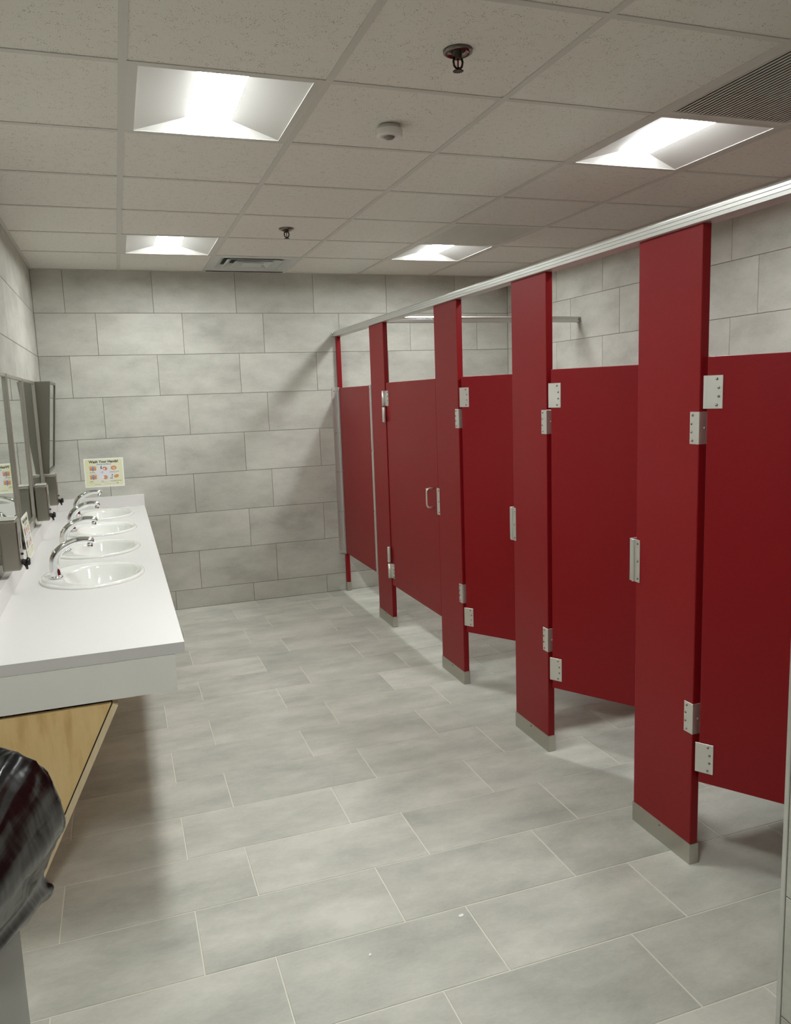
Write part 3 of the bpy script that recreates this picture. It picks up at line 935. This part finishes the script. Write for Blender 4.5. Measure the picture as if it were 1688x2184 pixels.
def make_poster():
    t = link('handwashing_poster', None)
    MB().box(-PW / 2, PW / 2, -PH / 2, PH / 2, 0.0, 0.0005).build('laminate_border', ink['white'], t)
    MB().box(-PW / 2 + 0.009, PW / 2 - 0.009, -PH / 2 + 0.009, PH / 2 - 0.009, 0.0005, 0.0008).build('paper_sheet', pm, t)
    zt = 0.0011

    def txt(body, x, y, size, ink_, al='LEFT', bold=0.0, shear=0.0, name='lettering'):
        link(name, text_mesh(body, size, ink[ink_], al, bold, shear), t, (x, y, zt))

    def pic(name, layers):
        root = None
        for i, (polys, ink_) in enumerate(layers):
            mb = MB()
            for q, p in enumerate(polys):
                zz = zt + i * 0.00012 + q * 0.00001
                mb.add([(a, b, zz) for a, b in p], [tuple(range(len(p)))])
            o = mb.build(name if root is None else 'ink_layer', ink[ink_], root or t)
            root = root or o

    txt('Wash Your Hands!', 0, 0.074, 0.0265, 'black', 'CENTER', 0.0009, name='title')
    txt('\u00a1L\u00e1vense Las Manos!', 0, 0.0595, 0.0125, 'blue', 'CENTER', 0.0003, 0.15, name='subtitle')
    cols = (-0.078, -0.004, 0.068)
    r1, r2 = 0.030, -0.034
    def wide(polys, g):
        out = []
        for p in polys:
            mx = sum(q[0] for q in p) / len(p); my = sum(q[1] for q in p) / len(p)
            out.append([(mx + (a - mx) * g, my + (b - my) * g) for a, b in p])
        return out
    for rr_, nm in ((r1, 'wet_hands_picture'), (r2, 'rinse_hands_picture')):
        hp = hand(cols[0] - 0.014, rr_ - 0.004, 1.0, -1) + hand(cols[0] + 0.014, rr_ - 0.004, 1.0, 1)
        drop = [oval(cols[0], rr_ + 0.006, 0.006, 0.014), oval(cols[0], rr_ - 0.012, 0.005, 0.007)]
        pic(nm, [(wide(hp, 1.12), 'outline'), (hp, 'skin'), (drop, 'slate'), (wide(drop, 0.6), 'water')])
    c = cols[1]
    pic('soap_picture', [([oval(c + 0.010, r1, 0.017, 0.013, 20, -0.3)], 'outline'), ([oval(c + 0.010, r1, 0.0155, 0.0115, 20, -0.3), oval(c - 0.001, r1 + 0.003, 0.007, 0.006)], 'skin'),
                         ([oval(c + 0.005, r1 - 0.002, 0.005, 0.006)], 'white'), ([oval(c - 0.016, r1 + 0.006, 0.005, 0.011), oval(c - 0.014, r1 + 0.018, 0.003, 0.005)], 'slate')])
    pic('dry_hands_picture', [([oval(c + 0.010, r2 - 0.002, 0.015, 0.014, 20, -0.5)], 'outline'), ([oval(c + 0.010, r2 - 0.002, 0.0138, 0.0125, 20, -0.5)], 'skin'),
                              ([oval(c - 0.002, r2 - 0.001, 0.006, 0.005), oval(c - 0.015, r2 + 0.002, 0.009, 0.008)], 'white'), ([oval(c - 0.017, r2 + 0.002, 0.003, 0.003)], 'water')])
    c = cols[2]
    pic('scrub_hands_picture', [([oval(c, r1 + 0.003, 0.0205, 0.0145)], 'outline'), ([oval(c, r1 + 0.003, 0.0192, 0.0132), oval(c - 0.014, r1 + 0.004, 0.006, 0.007)], 'skin'),
                                ([oval(c + 0.002, r1 + 0.003, 0.012, 0.007)], 'skin2'), ([oval(c + 0.003, r1 - 0.002, 0.004, 0.002)], 'white')])
    pic('turn_off_tap_picture', [([oval(c + 0.016, r2 + 0.004, 0.017, 0.0115, 20, 0.35)], 'outline'), ([oval(c + 0.016, r2 + 0.004, 0.0158, 0.0103, 20, 0.35)], 'skin'),
                                 ([oval(c + 0.010, r2 + 0.001, 0.005, 0.003, 12, 0.6)], 'skin2'),
                                 ([[(c - 0.016, r2 - 0.018), (c - 0.012, r2 - 0.018), (c - 0.012, r2 + 0.016), (c - 0.016, r2 + 0.016)], oval(c - 0.011, r2 + 0.017, 0.006, 0.0025), oval(c - 0.024, r2 - 0.010, 0.0045, 0.004)], 'slate')])
    caps = [(cols[0] - 0.022, 0.003, '1', 'Wet Hands', 'M\u00f3jese las manos'), (cols[1] - 0.016, 0.003, '2', 'Soap', 'Jab\u00f3n'), (cols[2] - 0.026, 0.003, '3', 'Scrub for 20 seconds', 'Frote 20 segundos'),
            (cols[0] - 0.022, -0.066, '4', 'Rinse', 'Enjuague'), (cols[1] - 0.016, -0.066, '5', 'Dry', 'S\u00e9quese las manos'), (cols[2] - 0.026, -0.066, '6', 'Turn off water with towel', 'Cierre el agua')]
    for x, y, num, a, b_ in caps:
        txt(num, x - 0.008, y - 0.004, 0.010, 'grey', name='step_number')
        txt(a, x, y, 0.0072, 'black', bold=0.0002, name='caption')
        txt(b_, x, y - 0.0075, 0.0058, 'slate', name='caption')
    pic('footer_line', [([[(-0.075, -0.088), (-0.030, -0.088), (-0.030, -0.0865), (-0.075, -0.0865)]], 'grey')])
    pic('footer_line', [([[(-0.005, -0.086), (0.075, -0.086), (0.075, -0.0852), (-0.005, -0.0852)]], 'grey')])
    pic('round_emblem', [([oval(0.088, -0.081, 0.0065, 0.0065)], 'slate'), ([oval(0.088, -0.081, 0.0045, 0.0045)], 'white'), ([oval(0.0895, -0.081, 0.0022, 0.0022)], 'slate')])
    return t


po = make_poster()
tag(po, 'hand washing instruction poster taped to the back wall above the far sink', 'poster', 'hand washing posters')
po.location = (0.853, -0.0006, 1.118)
po.rotation_euler = (R(90), R(0.6), 0)
pc = copy_tree(po)
tag(pc, 'hand washing poster leaning on the counter splash below the wall mirror', 'poster', 'hand washing posters')
pc.location = (XL + 0.029, -1.985, 0.982)
pc.rotation_euler = (R(90 - 4.5), 0, R(90))

# ------------------------------------------------------------------ waste bin with liner
bx0, bx1, by0, by1, bh = 0.492, 0.716, -5.20, -4.68, 0.93
bn = thing('waste_bin', 'slim grey waste bin under a black liner at the left edge', 'trash can', ((bx0 + bx1) / 2, (by0 + by1) / 2, 0))


def rrect(cx, cy, hx_, hy_, r_, n=16):
    pts = []
    r_ = min(r_, hx_ * 0.98, hy_ * 0.98)
    for q, (sx, sy_) in enumerate(((1, 1), (-1, 1), (-1, -1), (1, -1))):
        for k in range(n):
            a = (q + k / n) * PI / 2
            pts.append((cx + sx * (hx_ - r_) + r_ * math.cos(a), cy + sy_ * (hy_ - r_) + r_ * math.sin(a)))
    return pts


hx_, hy_ = (bx1 - bx0) / 2, (by1 - by0) / 2
rs = []
for z, ins in ((0.0, 0.008), (0.006, 0.001), (bh - 0.01, 0.0), (bh, 0.003), (bh, 0.012), (0.02, 0.016)):
    rs.append([(x, y, z) for x, y in rrect(0, 0, hx_ - ins, hy_ - ins, 0.025)])
MB().rings(rs, True, True, True, smooth=False).build('bin_body', M['grey_plastic'], bn)
lin = thing('bin_liner', 'black plastic bag folded loosely over the rim of the grey bin', 'trash bag', ((bx0 + bx1) / 2, (by0 + by1) / 2, 0))
prof = [(0.30, -0.045), (0.42, -0.032), (0.80, -0.028), (0.92, -0.022), (0.965, -0.006), (0.985, 0.010), (0.98, 0.026), (0.955, 0.044), (0.925, 0.060), (0.885, 0.076), (0.84, 0.087), (0.80, 0.089), (0.77, 0.080),
        (0.735, 0.064), (0.705, 0.052), (0.685, 0.056), (0.667, 0.070), (0.652, 0.066), (0.642, 0.050)]
rs = []
NB = 24
for i, (z, o_) in enumerate(prof):
    ring = []
    base = rrect(0, 0, hx_, hy_, 0.06, NB)
    for k, (x, y) in enumerate(base):
        L2 = math.hypot(x / hx_, y / hy_) or 1
        dirx, diry = x / hx_, y / hy_
        dl = math.hypot(dirx, diry)
        dirx, diry = dirx / dl, diry / dl
        wgt = 1.0 if dirx > 0 else 0.12
        uu = min(1.0, max(0.0, (hy_ - y) / 0.45))          # the film hangs loosest at the far end
        nz_ = noise.noise(Vector((x * 9, y * 9, z * 5))) * 0.016 + noise.noise(Vector((x * 26 + z * 6, y * 26, z * 12))) * 0.008
        nz_ *= min(1.0, max(0.0, (o_ + 0.01) / 0.05))
        d_ = o_ * (wgt if dirx <= 0 else (0.12 + 0.88 * min(1, dirx * 1.6))) + nz_
        dd = o_ * (0.55 + 0.45 * abs(dirx)) + nz_
        if o_ < 0:
            d_ = dd = o_
        px = x + dirx * d_ * (1 - (0.8 * uu if i > 4 else 0)) * (1.5 if i > 6 and dirx > 0 else 1.0)
        py = y + diry * min(dd, 0.06)
        px = max(px, XL + 0.003 - (bx0 + bx1) / 2)
        zz = z + (noise.noise(Vector((x * 7, y * 7, 3.3))) * 0.012 if 4 <= i else 0)
        if i >= len(prof) - 4:
            zz += noise.noise(Vector((x * 12, y * 12, 9.1))) * 0.02
        if i > 4:
            zz = 0.985 - (0.985 - zz) * (1 - 0.6 * uu)
        ring.append((px, py, zz))
    rs.append(ring)
lm = MB().rings(rs, cap0=True).mesh('film', M['liner'])
film = link('film', lm, lin)
md = film.modifiers.new('smooth', 'SUBSURF')
md.levels = md.render_levels = 2
tx_ = bpy.data.textures.new('crumple', 'CLOUDS')
tx_.noise_scale = 0.05
dm = film.modifiers.new('crumple', 'DISPLACE')
dm.texture = tx_
dm.strength = 0.022
dm.mid_level = 0.5
rim = MB()
rp = rrect(0, 0, hx_ + 0.006, hy_ + 0.006, 0.04, NB)
rim.tube([(x, y, bh - 0.02) for x, y in rp] + [(rp[0][0], rp[0][1], bh - 0.02)], 0.004, 8, cap=False).build('tucked_edge', M['liner'], lin)

# ------------------------------------------------------------------ scraps on the floor
for i, (x, y, a, lab) in enumerate(((1.863, -4.203, 0.3, 'small white scrap of paper on the floor, the right of two'), (1.545, -4.262, 1.1, 'tiny white scrap of paper on the floor, the left of two'))):
    s_ = 1.0 if i == 0 else 0.6
    pts = [(0.011 * s_ * math.cos(q * PI / 4) * (1.0 if q % 2 else 0.8), 0.006 * s_ * math.sin(q * PI / 4)) for q in range(8)]
    o = MB().prism(pts, 2, 0.0002, 0.0016).build('paper_scrap', M['paper_bit'], None, (x, y, 0), (0, 0, a))
    tag(o, lab, 'paper scrap', 'paper scraps on the floor')
